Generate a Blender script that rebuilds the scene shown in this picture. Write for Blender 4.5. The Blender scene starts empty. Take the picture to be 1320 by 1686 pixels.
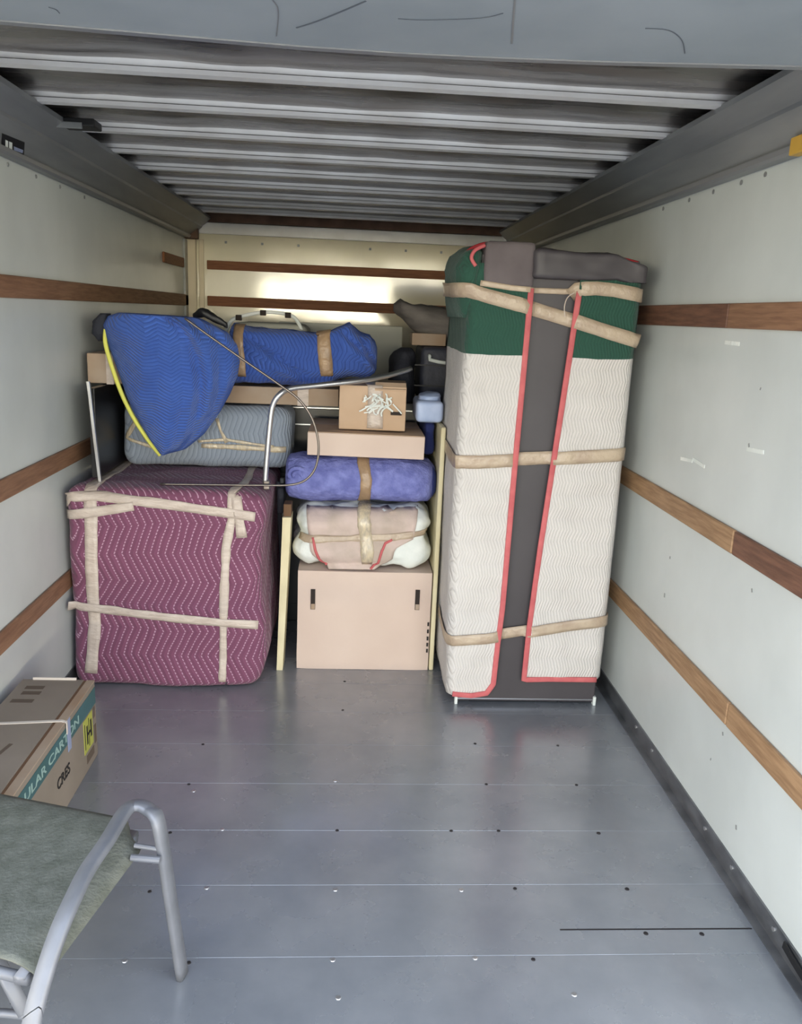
import bpy, bmesh, math, random
from mathutils import Vector, Matrix, noise
from mathutils.bvhtree import BVHTree
C = bpy.context.scene.collection
S = bpy.context.scene
random.seed(4)

# ------------------------------------------------------------------ camera
F_PX, CX, CY, CAM_Z = 1345.0, 660.0, 843.0, 1.6
def cam_dir(px, py): return Vector((px - CX, -(py - CY), -F_PX))
ax_y = cam_dir(583, 515).normalized()
ax_x = cam_dir(22900, 1455); ax_x = (ax_x - ax_y * ax_x.dot(ax_y)).normalized()
ax_z = ax_x.cross(ax_y)
R3 = Matrix((ax_x, ax_y, ax_z))
cd = bpy.data.cameras.new('camera'); cam = bpy.data.objects.new('camera', cd); C.objects.link(cam)
cd.sensor_fit = 'VERTICAL'; cd.sensor_height = 36.0; cd.lens = F_PX / 1686.0 * 36.0
cd.clip_start = 0.05
cam.matrix_world = Matrix.Translation((0, 0, CAM_Z)) @ R3.to_4x4()
S.camera = cam

# ------------------------------------------------------------------ light
w = bpy.data.worlds.new('World'); S.world = w; w.use_nodes = True
nt = w.node_tree; nt.nodes.clear()
out = nt.nodes.new('ShaderNodeOutputWorld'); bg = nt.nodes.new('ShaderNodeBackground')
tc = nt.nodes.new('ShaderNodeTexCoord'); sp = nt.nodes.new('ShaderNodeSeparateXYZ')
rp = nt.nodes.new('ShaderNodeValToRGB'); mr = nt.nodes.new('ShaderNodeMapRange')
mr.inputs['From Min'].default_value = -1; mr.inputs['From Max'].default_value = 1
nt.links.new(tc.outputs['Generated'], sp.inputs[0]); nt.links.new(sp.outputs['Z'], mr.inputs['Value'])
nt.links.new(mr.outputs[0], rp.inputs[0]); nt.links.new(rp.outputs[0], bg.inputs[0]); nt.links.new(bg.outputs[0], out.inputs[0])
els = rp.color_ramp.elements
els[0].position = 0.0; els[0].color = (0.36, 0.38, 0.41, 1)
els[1].position = 1.0; els[1].color = (0.85, 0.98, 1.2, 1)
for p, c in ((0.47, (0.42, 0.44, 0.46, 1)), (0.492, (0.8, 0.8, 0.8, 1)), (0.4965, (14.0, 12.6, 9.0, 1)), (0.511, (14.0, 12.6, 9.0, 1)), (0.517, (1.2, 1.25, 1.32, 1)), (0.66, (1.04, 1.15, 1.30, 1))):
    e = els.new(p); e.color = c
bg.inputs[1].default_value = 2.85
pd = bpy.data.lights.new('door_portal', 'AREA'); pd.shape = 'RECTANGLE'; pd.size = 2.3; pd.size_y = 1.98
pd.cycles.is_portal = True
po = bpy.data.objects.new('door_portal', pd); C.objects.link(po)
po.location = (0, 1.25, 0.99); po.rotation_euler = (math.radians(90), 0, 0)   # faces into the truck (+Y)
S.view_settings.view_transform = 'Standard'; S.view_settings.look = 'None'
S.view_settings.exposure = 0.0; S.view_settings.gamma = 1.0; S.view_settings.use_curve_mapping = False

# ------------------------------------------------------------------ helpers
def ray(px, py): return R3 @ cam_dir(px, py)
def P(px, py, X=None, Y=None, Z=None):
    """point of the room seen at this pixel, on the plane x = X, y = Y or z = Z (floor is z = 0)"""
    d = ray(px, py)
    k = X / d.x if X is not None else Y / d.y if Y is not None else (Z - CAM_Z) / d.z
    return Vector((d.x * k, d.y * k, d.z * k + CAM_Z))
def srgb(r, g, b):
    f = lambda v: (v / 255 / 12.92) if v / 255 <= .04045 else ((v / 255 + .055) / 1.055) ** 2.4
    return (f(r), f(g), f(b), 1)

def mat(name, col, rough=.6, metal=0., col2=None, nscale=6., nstretch=(1, 1, 1), bump=0., bscale=40., spec=.5, detail=4., cmid=(.35, .65), rvar=0.):
    m = bpy.data.materials.new(name); m.use_nodes = True
    n = m.node_tree.nodes; l = m.node_tree.links; b = n['Principled BSDF']
    b.inputs['Base Color'].default_value = col; b.inputs['Roughness'].default_value = rough
    b.inputs['Metallic'].default_value = metal; b.inputs['Specular IOR Level'].default_value = spec
    t = n.new('ShaderNodeTexCoord'); mp = n.new('ShaderNodeMapping'); mp.inputs['Scale'].default_value = nstretch
    l.new(t.outputs['Object'], mp.inputs[0])
    if col2 is not None:
        nz = n.new('ShaderNodeTexNoise'); nz.inputs['Scale'].default_value = nscale; nz.inputs['Detail'].default_value = detail
        l.new(mp.outputs[0], nz.inputs['Vector'])
        cr = n.new('ShaderNodeValToRGB'); cr.color_ramp.elements[0].position, cr.color_ramp.elements[1].position = cmid
        cr.color_ramp.elements[0].color = col; cr.color_ramp.elements[1].color = col2
        l.new(nz.outputs['Fac'], cr.inputs[0]); l.new(cr.outputs[0], b.inputs['Base Color'])
        if rvar:
            r = n.new('ShaderNodeMapRange'); r.inputs['To Min'].default_value = rough - rvar; r.inputs['To Max'].default_value = rough + rvar
            r.inputs['From Min'].default_value = .3; r.inputs['From Max'].default_value = .7
            l.new(nz.outputs['Fac'], r.inputs['Value']); l.new(r.outputs[0], b.inputs['Roughness'])
    if bump:
        nz2 = n.new('ShaderNodeTexNoise'); nz2.inputs['Scale'].default_value = bscale; nz2.inputs['Detail'].default_value = 5
        l.new(mp.outputs[0], nz2.inputs['Vector'])
        bp = n.new('ShaderNodeBump'); bp.inputs['Strength'].default_value = bump; bp.inputs['Distance'].default_value = .02
        l.new(nz2.outputs['Fac'], bp.inputs['Height']); l.new(bp.outputs[0], b.inputs['Normal'])
    return m

def quilt(name, col, stitch, pitch=.034, period=.13, amp=.045, width=.16, col2=None, bump=.6, z_split=None, top_col=None, dash=0., axis='x', rough=.9, fac=1.):
    """quilted moving pad: zigzag stitch rows, optionally another colour above z_split"""
    m = bpy.data.materials.new(name); m.use_nodes = True
    n = m.node_tree.nodes; l = m.node_tree.links; b = n['Principled BSDF']
    b.inputs['Roughness'].default_value = rough; b.inputs['Specular IOR Level'].default_value = .15
    b.inputs['Sheen Weight'].default_value = .15
    t = n.new('ShaderNodeTexCoord'); s = n.new('ShaderNodeSeparateXYZ'); l.new(t.outputs['Object'], s.inputs[0])
    def M(op, a, c=None, d=None):
        k = n.new('ShaderNodeMath'); k.operation = op
        for i, v in enumerate((a, c, d)):
            if v is None: continue
            if isinstance(v, (int, float)): k.inputs[i].default_value = v
            else: l.new(v, k.inputs[i])
        return k.outputs[0]
    nz = n.new('ShaderNodeTexNoise'); nz.inputs['Scale'].default_value = 5; l.new(t.outputs['Object'], nz.inputs['Vector'])
    u = M('ADD', s.outputs['X'], s.outputs['Y']); v = M('SUBTRACT', s.outputs['Z'], s.outputs['Y'])
    if axis == 'z': u, v = v, u
    v = M('ADD', v, M('MULTIPLY', nz.outputs['Fac'], .03)); u = M('ADD', u, M('MULTIPLY', nz.outputs['Fac'], .02))
    tri = M('PINGPONG', v, period)
    uu = M('ADD', u, M('MULTIPLY', tri, amp / period))
    fr = M('PINGPONG', M('DIVIDE', uu, pitch), .5)           # 0..0.5
    line = M('LESS_THAN', fr, width / 2)
    if dash:
        line = M('MULTIPLY', line, M('GREATER_THAN', M('FRACT', M('DIVIDE', v, dash)), .35))
    line = M('MULTIPLY', line, fac)
    base = n.new('ShaderNodeMix'); base.data_type = 'RGBA'
    base.inputs['A'].default_value = col; base.inputs['B'].default_value = col2 or col
    nz3 = n.new('ShaderNodeTexNoise'); nz3.inputs['Scale'].default_value = 9; l.new(t.outputs['Object'], nz3.inputs['Vector'])
    l.new(nz3.outputs['Fac'], base.inputs['Factor']); bc = base.outputs['Result']
    mx = n.new('ShaderNodeMix'); mx.data_type = 'RGBA'; l.new(line, mx.inputs['Factor'])
    l.new(bc, mx.inputs['A']); mx.inputs['B'].default_value = stitch; bc = mx.outputs['Result']
    if z_split is not None:
        up = M('GREATER_THAN', M('ADD', s.outputs['Z'], M('MULTIPLY', nz.outputs['Fac'], .02)), z_split)
        m3 = n.new('ShaderNodeMix'); m3.data_type = 'RGBA'; l.new(up, m3.inputs['Factor'])
        l.new(bc, m3.inputs['A']); m3.inputs['B'].default_value = top_col; bc = m3.outputs['Result']
    l.new(bc, b.inputs['Base Color'])
    bp = n.new('ShaderNodeBump'); bp.inputs['Strength'].default_value = bump; bp.inputs['Distance'].default_value = .006
    l.new(M('MULTIPLY', fr, 2), bp.inputs['Height'])
    bp2 = n.new('ShaderNodeBump'); bp2.inputs['Strength'].default_value = .25; bp2.inputs['Distance'].default_value = .01
    nz2 = n.new('ShaderNodeTexNoise'); nz2.inputs['Scale'].default_value = 30; l.new(t.outputs['Object'], nz2.inputs['Vector'])
    l.new(nz2.outputs['Fac'], bp2.inputs['Height']); l.new(bp.outputs[0], bp2.inputs['Normal']); l.new(bp2.outputs[0], b.inputs['Normal'])
    return m

def empty(name, loc, label, cat, group=None, kind=None):
    o = bpy.data.objects.new(name, None); C.objects.link(o); o.location = loc; o.empty_display_size = .1
    if kind: o['kind'] = kind
    else: o['label'] = label; o['category'] = cat
    if group: o['group'] = group
    return o
def tag(o, label, cat, group=None):
    o['label'] = label; o['category'] = cat
    if group: o['group'] = group
    return o
def origin(o):
    v = Vector((0, 0, 0)); p = o
    while p: v += p.location; p = p.parent
    return v
def obj(name, bm, m, parent=None, base=None, smooth=False, kind=None, label=None, recalc=True):
    """bm is in world coordinates; the object is placed at its parent's origin or at base"""
    me = bpy.data.meshes.new(name)
    off = origin(parent) if parent else Vector(base or (0, 0, 0))
    bmesh.ops.translate(bm, verts=bm.verts, vec=-off)
    if recalc: bmesh.ops.recalc_face_normals(bm, faces=bm.faces)
    if smooth:
        for f in bm.faces: f.smooth = True
    bm.to_mesh(me); bm.free(); me.materials.append(m)
    o = bpy.data.objects.new(name, me); C.objects.link(o)
    if parent: o.parent = parent
    else: o.location = off
    if kind: o['kind'] = kind
    if label: o['label'] = label
    if smooth == 'auto':
        pass
    return o
def bx(bm, x0, x1, y0, y1, z0, z1, bev=0., rz=0., rx=0., ry=0., seg=2):
    r = bmesh.ops.create_cube(bm, size=1)
    vs = r['verts']; c = Vector(((x0 + x1) / 2, (y0 + y1) / 2, (z0 + z1) / 2))
    bmesh.ops.scale(bm, verts=vs, vec=(x1 - x0, y1 - y0, z1 - z0))
    if bev:
        es = list({e for v in vs for e in v.link_edges})
        rr = bmesh.ops.bevel(bm, geom=es, offset=bev, segments=seg, affect='EDGES', profile=.5)
        vs = list({v for f in rr['faces'] for v in f.verts} | {v for v in vs if v.is_valid})
    if rz or rx or ry:
        m = Matrix.Rotation(rz, 3, 'Z') @ Matrix.Rotation(ry, 3, 'Y') @ Matrix.Rotation(rx, 3, 'X')
        bmesh.ops.rotate(bm, verts=vs, cent=(0, 0, 0), matrix=m)
    bmesh.ops.translate(bm, verts=vs, vec=c)
    return vs
def box(*a, **k):
    bm = bmesh.new(); bx(bm, *a, **k); return bm
def extrude_profile(pts, axis, a, b, bm=None):
    """closed profile pts in the two other axes, extruded along axis 'x' or 'y'"""
    bm = bm or bmesh.new()
    mk = (lambda t, p: (t, p[0], p[1])) if axis == 'x' else (lambda t, p: (p[0], t, p[1]))
    A = [bm.verts.new(mk(a, p)) for p in pts]; B = [bm.verts.new(mk(b, p)) for p in pts]
    n = len(pts)
    for i in range(n): bm.faces.new((A[i], A[(i + 1) % n], B[(i + 1) % n], B[i]))
    bm.faces.new(A); bm.faces.new(B[::-1])
    return bm
def fbm(p, scale, seed, oct=3):
    return noise.fractal(Vector(p) * scale + Vector((seed * 7.3, seed * 3.1, seed * 1.7)), .9, 2.0, oct)
def soft_box(x0, x1, y0, y1, z0, z1, r=.03, n=26, amp=.008, scale=5., seed=1, flat_bottom=True, fn=None):
    bm = bmesh.new(); bmesh.ops.create_cube(bm, size=2)
    bmesh.ops.subdivide_edges(bm, edges=bm.edges, cuts=n, use_grid_fill=True)
    h = Vector(((x1 - x0) / 2, (y1 - y0) / 2, (z1 - z0) / 2)); c = Vector(((x0 + x1) / 2, (y0 + y1) / 2, (z0 + z1) / 2))
    for v in bm.verts:
        q = Vector([v.co[i] * h[i] for i in range(3)])
        inn = Vector([max(-(h[i] - r), min(h[i] - r, q[i])) for i in range(3)])
        d = q - inn
        nn = d.normalized() if d.length > 1e-6 else Vector((0, 0, 0))
        p = inn + nn * r
        a = amp * fbm(p + c, scale, seed)
        p = p + nn * a + c
        if fn: p = fn(p)
        if flat_bottom and p.z < z0 + .004: p.z = max(p.z, z0 + .0005)
        v.co = p
    return bm
def loft(rings, n=40, e=2.6, amp=.01, scale=6., seed=1, cap=True, axis='z', fold=0., foldn=9):
    """rings: (t, cu, cv, hu, hv): superellipse sections along z (u=x,v=y) or along x (u=y,v=z)"""
    bm = bmesh.new(); R = []
    dense = []
    for i in range(len(rings) - 1):
        for k in range(5):
            f = k / 5; a, b = rings[i], rings[i + 1]
            dense.append([a[j] + (b[j] - a[j]) * f for j in range(5)])
    dense.append(list(rings[-1]))
    for t, cu, cv, hu, hv in dense:
        ring = []
        for k in range(n):
            th = 2 * math.pi * k / n; c, s = math.cos(th), math.sin(th)
            u = math.copysign(abs(c) ** (2 / e), c); v = math.copysign(abs(s) ** (2 / e), s)
            fo = 1 + fold * math.sin(foldn * th + 4 * t + seed)
            u = cu + hu * u * fo; v = cv + hv * v * fo
            p = Vector((u, v, t)) if axis == 'z' else Vector((t, u, v))
            d = (Vector((u - cu, v - cv, 0)) if axis == 'z' else Vector((0, u - cu, v - cv)))
            if d.length > 1e-5: p += d.normalized() * amp * fbm(p, scale, seed)
            ring.append(bm.verts.new(p))
        R.append(ring)
    for a, b in zip(R, R[1:]):
        for k in range(n): bm.faces.new((a[k], a[(k + 1) % n], b[(k + 1) % n], b[k]))
    if cap:
        for ring, fl in ((R[0], 1), (R[-1], 0)):
            cpt = bm.verts.new(sum((v.co for v in ring), Vector()) / n)
            for k in range(n): bm.faces.new((ring[k], ring[(k + 1) % n], cpt))
    return bm
def tube(pts, r, n=10, closed=False, bm=None, flat=None, up=Vector((0, 0, 1)), smooth_n=0):
    """round tube (or flat bar: flat=(half width, half thickness)) along points"""
    bm = bm or bmesh.new(); pts = [Vector(p) for p in pts]
    if smooth_n:
        q = []
        for i in range(len(pts) - 1):
            p0 = pts[max(i - 1, 0)]; p1 = pts[i]; p2 = pts[i + 1]; p3 = pts[min(i + 2, len(pts) - 1)]
            for k in range(smooth_n):
                t = k / smooth_n
                q.append(.5 * ((2 * p1) + (p2 - p0) * t + (2 * p0 - 5 * p1 + 4 * p2 - p3) * t * t + (3 * p1 - p0 - 3 * p2 + p3) * t ** 3))
        q.append(pts[-1]); pts = q
    R = []; prev = None; m = len(pts)
    for i, p in enumerate(pts):
        t = (pts[(i + 1) % m] - pts[i - 1]) if closed else (pts[min(i + 1, m - 1)] - pts[max(i - 1, 0)])
        t.normalize()
        if prev is None:
            a = up if abs(t.dot(up)) < .95 else Vector((1, 0, 0))
            s = t.cross(a).normalized()
        else:
            s = (prev - t * prev.dot(t)).normalized()
        prev = s; u = s.cross(t)
        ring = []
        if flat:
            hw, ht = flat
            c4 = [(hw, ht * .5), (hw * .8, ht), (-hw * .8, ht), (-hw, ht * .5), (-hw, -ht * .5), (-hw * .8, -ht), (hw * .8, -ht), (hw, -ht * .5)]
            for a, b in c4: ring.append(bm.verts.new(p + s * a + u * b))
        else:
            for k in range(n):
                th = 2 * math.pi * k / n; ring.append(bm.verts.new(p + (s * math.cos(th) + u * math.sin(th)) * r))
        R.append(ring)
    k_ = len(R[0])
    rng = range(m) if closed else range(m - 1)
    for i in rng:
        a, b = R[i], R[(i + 1) % m]
        for k in range(k_): bm.faces.new((a[k], a[(k + 1) % k_], b[(k + 1) % k_], b[k]))
    if not closed: bm.faces.new(R[0][::-1]); bm.faces.new(R[-1])
    return bm
def bvh_of(*objs):
    vs, fs = [], []
    for o in objs:
        off = origin(o); b = len(vs)
        vs += [v.co + off for v in o.data.vertices]; fs += [[i + b for i in p.vertices] for p in o.data.polygons]
    return BVHTree.FromPolygons(vs, fs)
def tape(name, parent, bv, path, width, m, lift=.004, th=.0025, step=.02, label=None, wd=None, ragged=0.):
    """path: [(point, outward normal)...]; a strip laid on the surface found by casting rays against the normal"""
    pts = []
    for (p, n_), (q, n2) in zip(path, path[1:]):
        p, q, n_, n2 = Vector(p), Vector(q), Vector(n_), Vector(n2)
        k = max(1, int((q - p).length / step))
        for i in range(k): pts.append((p.lerp(q, i / k), n_.lerp(n2, i / k).normalized()))
    pts.append((Vector(path[-1][0]), Vector(path[-1][1]).normalized()))
    bm = bmesh.new(); rows = []
    for i, (p, n_) in enumerate(pts):
        t = (pts[min(i + 1, len(pts) - 1)][0] - pts[max(i - 1, 0)][0]).normalized()
        s = (wd if wd is not None else t.cross(n_)).normalized(); row = []
        wv = width * (1 + ragged * fbm(p, 14, 3))
        for f in (-.5, -.17, .17, .5):
            q = p + s * wv * f
            h = bv.ray_cast(q + n_ * .25, -n_, .6)
            c = h[0] if h[0] is not None and (h[0] - q).length < .12 else q
            row.append(bm.verts.new(c + n_ * lift))
        rows.append(row)
    for a, b in zip(rows, rows[1:]):
        for k in range(3): bm.faces.new((a[k], a[k + 1], b[k + 1], b[k]))
    o = obj(name, bm, m, parent, smooth=True, label=label, recalc=False)
    md = o.modifiers.new('thickness', 'SOLIDIFY'); md.thickness = th; md.offset = 0
    return o
def text_obj(s, size, m, parent, loc, rot, name='lettering', ext=.0006, sx=1., label=None):
    c = bpy.data.curves.new(name, 'FONT'); c.body = s; c.size = size; c.extrude = ext; c.resolution_u = 3; c.offset = size * .012
    t = bpy.data.objects.new('tmp_text', c); C.objects.link(t)
    me = bpy.data.meshes.new_from_object(t.evaluated_get(bpy.context.evaluated_depsgraph_get()))
    bpy.data.objects.remove(t); me.materials.clear(); me.materials.append(m)
    M4 = rot.to_4x4() @ Matrix.Diagonal((sx, 1, 1, 1)); me.transform(Matrix.Translation(Vector(loc) - origin(parent)) @ M4)
    o = bpy.data.objects.new(name, me); C.objects.link(o); o.parent = parent
    if label: o['label'] = label
    return o
N = Vector((0, -1, 0)); UP = Vector((0, 0, 1)); LX = Vector((-1, 0, 0)); RX = Vector((1, 0, 0))

# ------------------------------------------------------------------ materials
m_wall = mat('wall_panel', srgb(205, 210, 209), .34, col2=srgb(194, 199, 198), nscale=2.2, bump=.05, bscale=9, spec=.5, rvar=.06)
m_back = mat('back_panel', srgb(228, 220, 194), .11, col2=srgb(218, 210, 184), nscale=3, bump=.07, bscale=2.5, spec=1., rvar=.03)
m_slat = mat('slat_wood', srgb(122, 88, 66), .6, col2=srgb(146, 110, 84), nscale=7, nstretch=(6, 1.2, 14), bump=.15, bscale=30)
m_slat2 = mat('slat_wood_pale', srgb(142, 110, 80), .6, col2=srgb(170, 136, 102), nscale=7, nstretch=(6, 1.2, 14), bump=.15, bscale=30)
m_slat3 = mat('slat_wood_dark', srgb(96, 66, 52), .6, col2=srgb(122, 86, 68), nscale=7, nstretch=(6, 1.2, 14), bump=.15, bscale=30)
m_slatb = mat('slat_wood_back', srgb(120, 72, 42), .6, col2=srgb(140, 88, 54), nscale=7, nstretch=(1.2, 6, 14), bump=.15)
m_roof = mat('roof_sheet', srgb(132, 128, 126), .27, .9, col2=srgb(164, 158, 154), nscale=2.5, nstretch=(1, 5, 1), bump=.08, bscale=4, rvar=.08)
m_rib = mat('rib_metal', srgb(240, 240, 240), .38, .15, col2=srgb(226, 224, 222), nscale=5, rvar=.05)
m_rail = mat('rail_metal', srgb(134, 137, 138), .45, .3, col2=srgb(150, 152, 152), nscale=2, nstretch=(4, 1, 8), bump=.04)
m_header = mat('header_paint', srgb(146, 154, 160), .55, .1, col2=srgb(160, 167, 172), nscale=3, nstretch=(1, 1, 2), bump=.06, bscale=8)
m_scr = mat('scratch_mark', srgb(92, 98, 106), .6)
m_lip = mat('header_lip', srgb(150, 152, 155), .45, .5)
m_black = mat('black_metal', srgb(24, 24, 26), .5)
m_rust = mat('corner_bracket', srgb(96, 72, 58), .6, .3, col2=srgb(120, 92, 74), nscale=9)
m_post = mat('corner_post', srgb(196, 184, 160), .4, .2)
m_kick = mat('kick_metal', srgb(120, 122, 126), .4, .8, col2=srgb(146, 148, 152), nscale=5, nstretch=(1, 2, 4), rvar=.08)
m_screw = mat('screw', srgb(190, 190, 192), .35, .8)
m_hole = mat('screw_dark', srgb(34, 30, 32), .7)
m_card = mat('cardboard_pink', srgb(210, 190, 177), .85, col2=srgb(203, 182, 169), nscale=3, bump=.04, bscale=25)
m_card2 = mat('cardboard_tan', srgb(198, 170, 144), .85, col2=srgb(186, 158, 131), nscale=4, bump=.05, bscale=25)
m_card3 = mat('cardboard_brown', srgb(144, 132, 120), .8, col2=srgb(132, 121, 109), nscale=3, bump=.05, bscale=25)
m_card4 = mat('cardboard_old', srgb(168, 150, 132), .85, col2=srgb(158, 132, 108), nscale=5)
m_edge = mat('cardboard_edge', srgb(110, 82, 60), .9)
m_slot = mat('dark_slot', srgb(48, 40, 36), .9)
m_tape = mat('tape_pale', srgb(204, 190, 178), .3, col2=srgb(188, 172, 160), nscale=16, nstretch=(1, 1, 3), bump=.3, bscale=45, spec=.6)
m_tape2 = mat('tape_tan', srgb(186, 168, 146), .32, col2=srgb(170, 150, 130), nscale=14, bump=.3, bscale=45, spec=.6)
m_tape3 = mat('tape_brown', srgb(176, 146, 112), .3, col2=srgb(150, 124, 98), nscale=14, bump=.35, bscale=45, spec=.6)
m_purple = quilt('purple_pad', srgb(114, 70, 92), srgb(184, 146, 166), pitch=.030, period=.115, amp=.05, width=.17, col2=srgb(128, 80, 104), dash=.012, bump=.8)
m_blue = quilt('blue_pad', srgb(62, 94, 176), srgb(40, 62, 132), pitch=.015, period=.05, amp=.020, width=.2, col2=srgb(78, 112, 194), axis='z', bump=.9, fac=.5)
m_blue2 = quilt('blue_roll_pad', srgb(60, 88, 166), srgb(36, 54, 110), pitch=.018, period=.05, amp=.016, width=.2, col2=srgb(72, 102, 182), bump=.8, fac=.5)
m_yellow = mat('yellow_binding', srgb(222, 220, 104), .8)
m_peri = mat('periwinkle_fleece', srgb(106, 111, 172), .95, col2=srgb(132, 138, 198), nscale=24, bump=.6, bscale=60, spec=.1)
m_gquilt = quilt('grey_blue_pad', srgb(140, 150, 164), srgb(126, 136, 150), pitch=.022, period=.07, amp=.02, width=.18, col2=srgb(152, 162, 176), bump=.6)
m_white = quilt('white_pad', srgb(202, 197, 193), srgb(178, 173, 169), pitch=.012, period=.05, amp=.014, width=.22, col2=srgb(214, 210, 207), z_split=1.478, top_col=srgb(48, 82, 70), bump=.45, fac=.5)
m_red = mat('red_binding', srgb(198, 104, 106), .8, col2=srgb(184, 90, 94), nscale=20)
m_red2 = mat('dark_red_binding', srgb(146, 32, 40), .8)
m_cab = mat('charcoal_board', srgb(62, 58, 62), .5, col2=srgb(70, 66, 70), nscale=3)
m_cab2 = mat('greyish_felt', srgb(104, 96, 98), .9, col2=srgb(92, 84, 86), nscale=8)
m_whitecloth = mat('white_cloth', srgb(232, 234, 230), .85, col2=srgb(214, 220, 216), nscale=8, bump=.4, bscale=18)
m_pinkcloth = mat('pink_cloth', srgb(204, 184, 176), .8, col2=srgb(182, 166, 154), nscale=9, bump=.3, bscale=22)
m_cream = mat('cream_paint', srgb(226, 216, 180), .6, col2=srgb(212, 200, 162), nscale=6, nstretch=(3, 3, 1))
m_chrome = mat('brushed_chrome', srgb(200, 200, 202), .28, .95)
m_wire = mat('dark_steel_rod', srgb(130, 122, 116), .35, .85)
m_dark = mat('black_lacquer', srgb(20, 20, 24), .3)
m_nylon = mat('black_nylon', srgb(38, 40, 50), .8, bump=.4, bscale=30)
m_case = mat('grey_suitcase', srgb(58, 60, 72), .6, col2=srgb(46, 48, 60), nscale=6, bump=.3, bscale=30)
m_lightblue = mat('light_blue_plastic', srgb(160, 178, 214), .45, col2=srgb(186, 200, 230), nscale=9)
m_navy = mat('navy_cloth', srgb(30, 40, 92), .9, bump=.4, bscale=22)
m_greycloth = mat('grey_blanket', srgb(124, 118, 112), .9, col2=srgb(106, 100, 96), nscale=7, nstretch=(1, 1, 3), bump=.4, bscale=18)
m_panel = mat('offwhite_panel', srgb(182, 182, 170), .6)
m_alu = mat('matt_aluminium', srgb(128, 130, 137), .5, .4, col2=srgb(114, 116, 122), nscale=10)
m_sling = mat('olive_sling', srgb(106, 108, 100), .85, col2=srgb(90, 93, 84), nscale=26, nstretch=(1, 1, 1), bump=.3, bscale=120)
m_teal = mat('teal_print', srgb(60, 94, 94), .7, col2=srgb(66, 100, 106), nscale=5)
m_print = mat('faded_print', srgb(146, 172, 166), .7)
m_ink = mat('black_ink', srgb(36, 32, 30), .8)
m_ink2 = mat('faded_ink', srgb(98, 84, 72), .8)
m_lime = mat('lime_label', srgb(176, 178, 82), .6)
m_lilac = mat('pale_blue_tape', srgb(150, 160, 190), .3)
m_strap = mat('white_strap', srgb(214, 204, 194), .5)
m_yb = mat('yellow_bracket_paint', srgb(196, 156, 66), .5)
m_clear = mat('clear_tape_shine', srgb(206, 190, 160), .22, col2=srgb(176, 164, 146), nscale=22, nstretch=(4, 4, 1), bump=.2, bscale=40, spec=.8)

# floor: cross planks of grey metal with thin joints, worn and semi glossy
m_floor = bpy.data.materials.new('floor_metal'); m_floor.use_nodes = True
_n = m_floor.node_tree.nodes; _l = m_floor.node_tree.links; _b = _n['Principled BSDF']
_t = _n.new('ShaderNodeTexCoord')
_z = _n.new('ShaderNodeTexNoise'); _z.inputs['Scale'].default_value = 2.0; _z.inputs['Detail'].default_value = 8; _z.inputs['Roughness'].default_value = .62
_l.new(_t.outputs['Object'], _z.inputs['Vector'])
_c = _n.new('ShaderNodeValToRGB'); _c.color_ramp.elements[0].position = .3; _c.color_ramp.elements[1].position = .72
_c.color_ramp.elements[0].color = srgb(138, 142, 148); _c.color_ramp.elements[1].color = srgb(170, 172, 176)
_l.new(_z.outputs['Fac'], _c.inputs[0]); _l.new(_c.outputs[0], _b.inputs['Base Color'])
_r = _n.new('ShaderNodeMapRange'); _r.inputs['From Min'].default_value = .3; _r.inputs['From Max'].default_value = .7
_r.inputs['To Min'].default_value = .20; _r.inputs['To Max'].default_value = .32
_z2 = _n.new('ShaderNodeTexNoise'); _z2.inputs['Scale'].default_value = 5; _z2.inputs['Detail'].default_value = 9
_l.new(_t.outputs['Object'], _z2.inputs['Vector']); _l.new(_z2.outputs['Fac'], _r.inputs['Value']); _l.new(_r.outputs[0], _b.inputs['Roughness'])
_b.inputs['Metallic'].default_value = .4
_bp = _n.new('ShaderNodeBump'); _bp.inputs['Strength'].default_value = .03; _bp.inputs['Distance'].default_value = .01
_l.new(_z2.outputs['Fac'], _bp.inputs['Height']); _l.new(_bp.outputs[0], _b.inputs['Normal'])

# ------------------------------------------------------------------ the truck body
W = 1.17; Y0, Y1 = 1.30, 6.00; ROOF = 2.245; RIBZ = 2.195
fl = empty('floor', (0, 0, 0), '', '', kind='structure')
seams = [1.20, 1.495, 1.765, 2.035, 2.29, 2.555, 2.82, 3.085, 3.35, 3.615, 3.88, 4.145, 4.41, 4.675, 4.94, 5.205, 5.47, 5.735, 6.0]
bm = bmesh.new()
for a, b in zip(seams, seams[1:]): bx(bm, -W, W, a + .0003, b - .0003, -.05, 0, bev=.0006, seg=1)
obj('floor_plank', bm, m_floor, fl)
obj('subfloor', box(-W, W, 1.2, 6.0, -.09, -.051), m_kick, fl)
o = obj('joint_strip', box(.60, 1.135, 1.852, 1.856, 0, .0012), m_hole, fl)
def disc(x, y, z, r, h, bm, axis='z'):
    q = bmesh.ops.create_cone(bm, cap_ends=True, segments=10, radius1=r, radius2=r * .8, depth=h)
    if axis == 'x': bmesh.ops.rotate(bm, verts=q['verts'], cent=(0, 0, 0), matrix=Matrix.Rotation(math.pi / 2, 3, 'Y'))
    bmesh.ops.translate(bm, verts=q['verts'], vec=(x, y, z))
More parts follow.
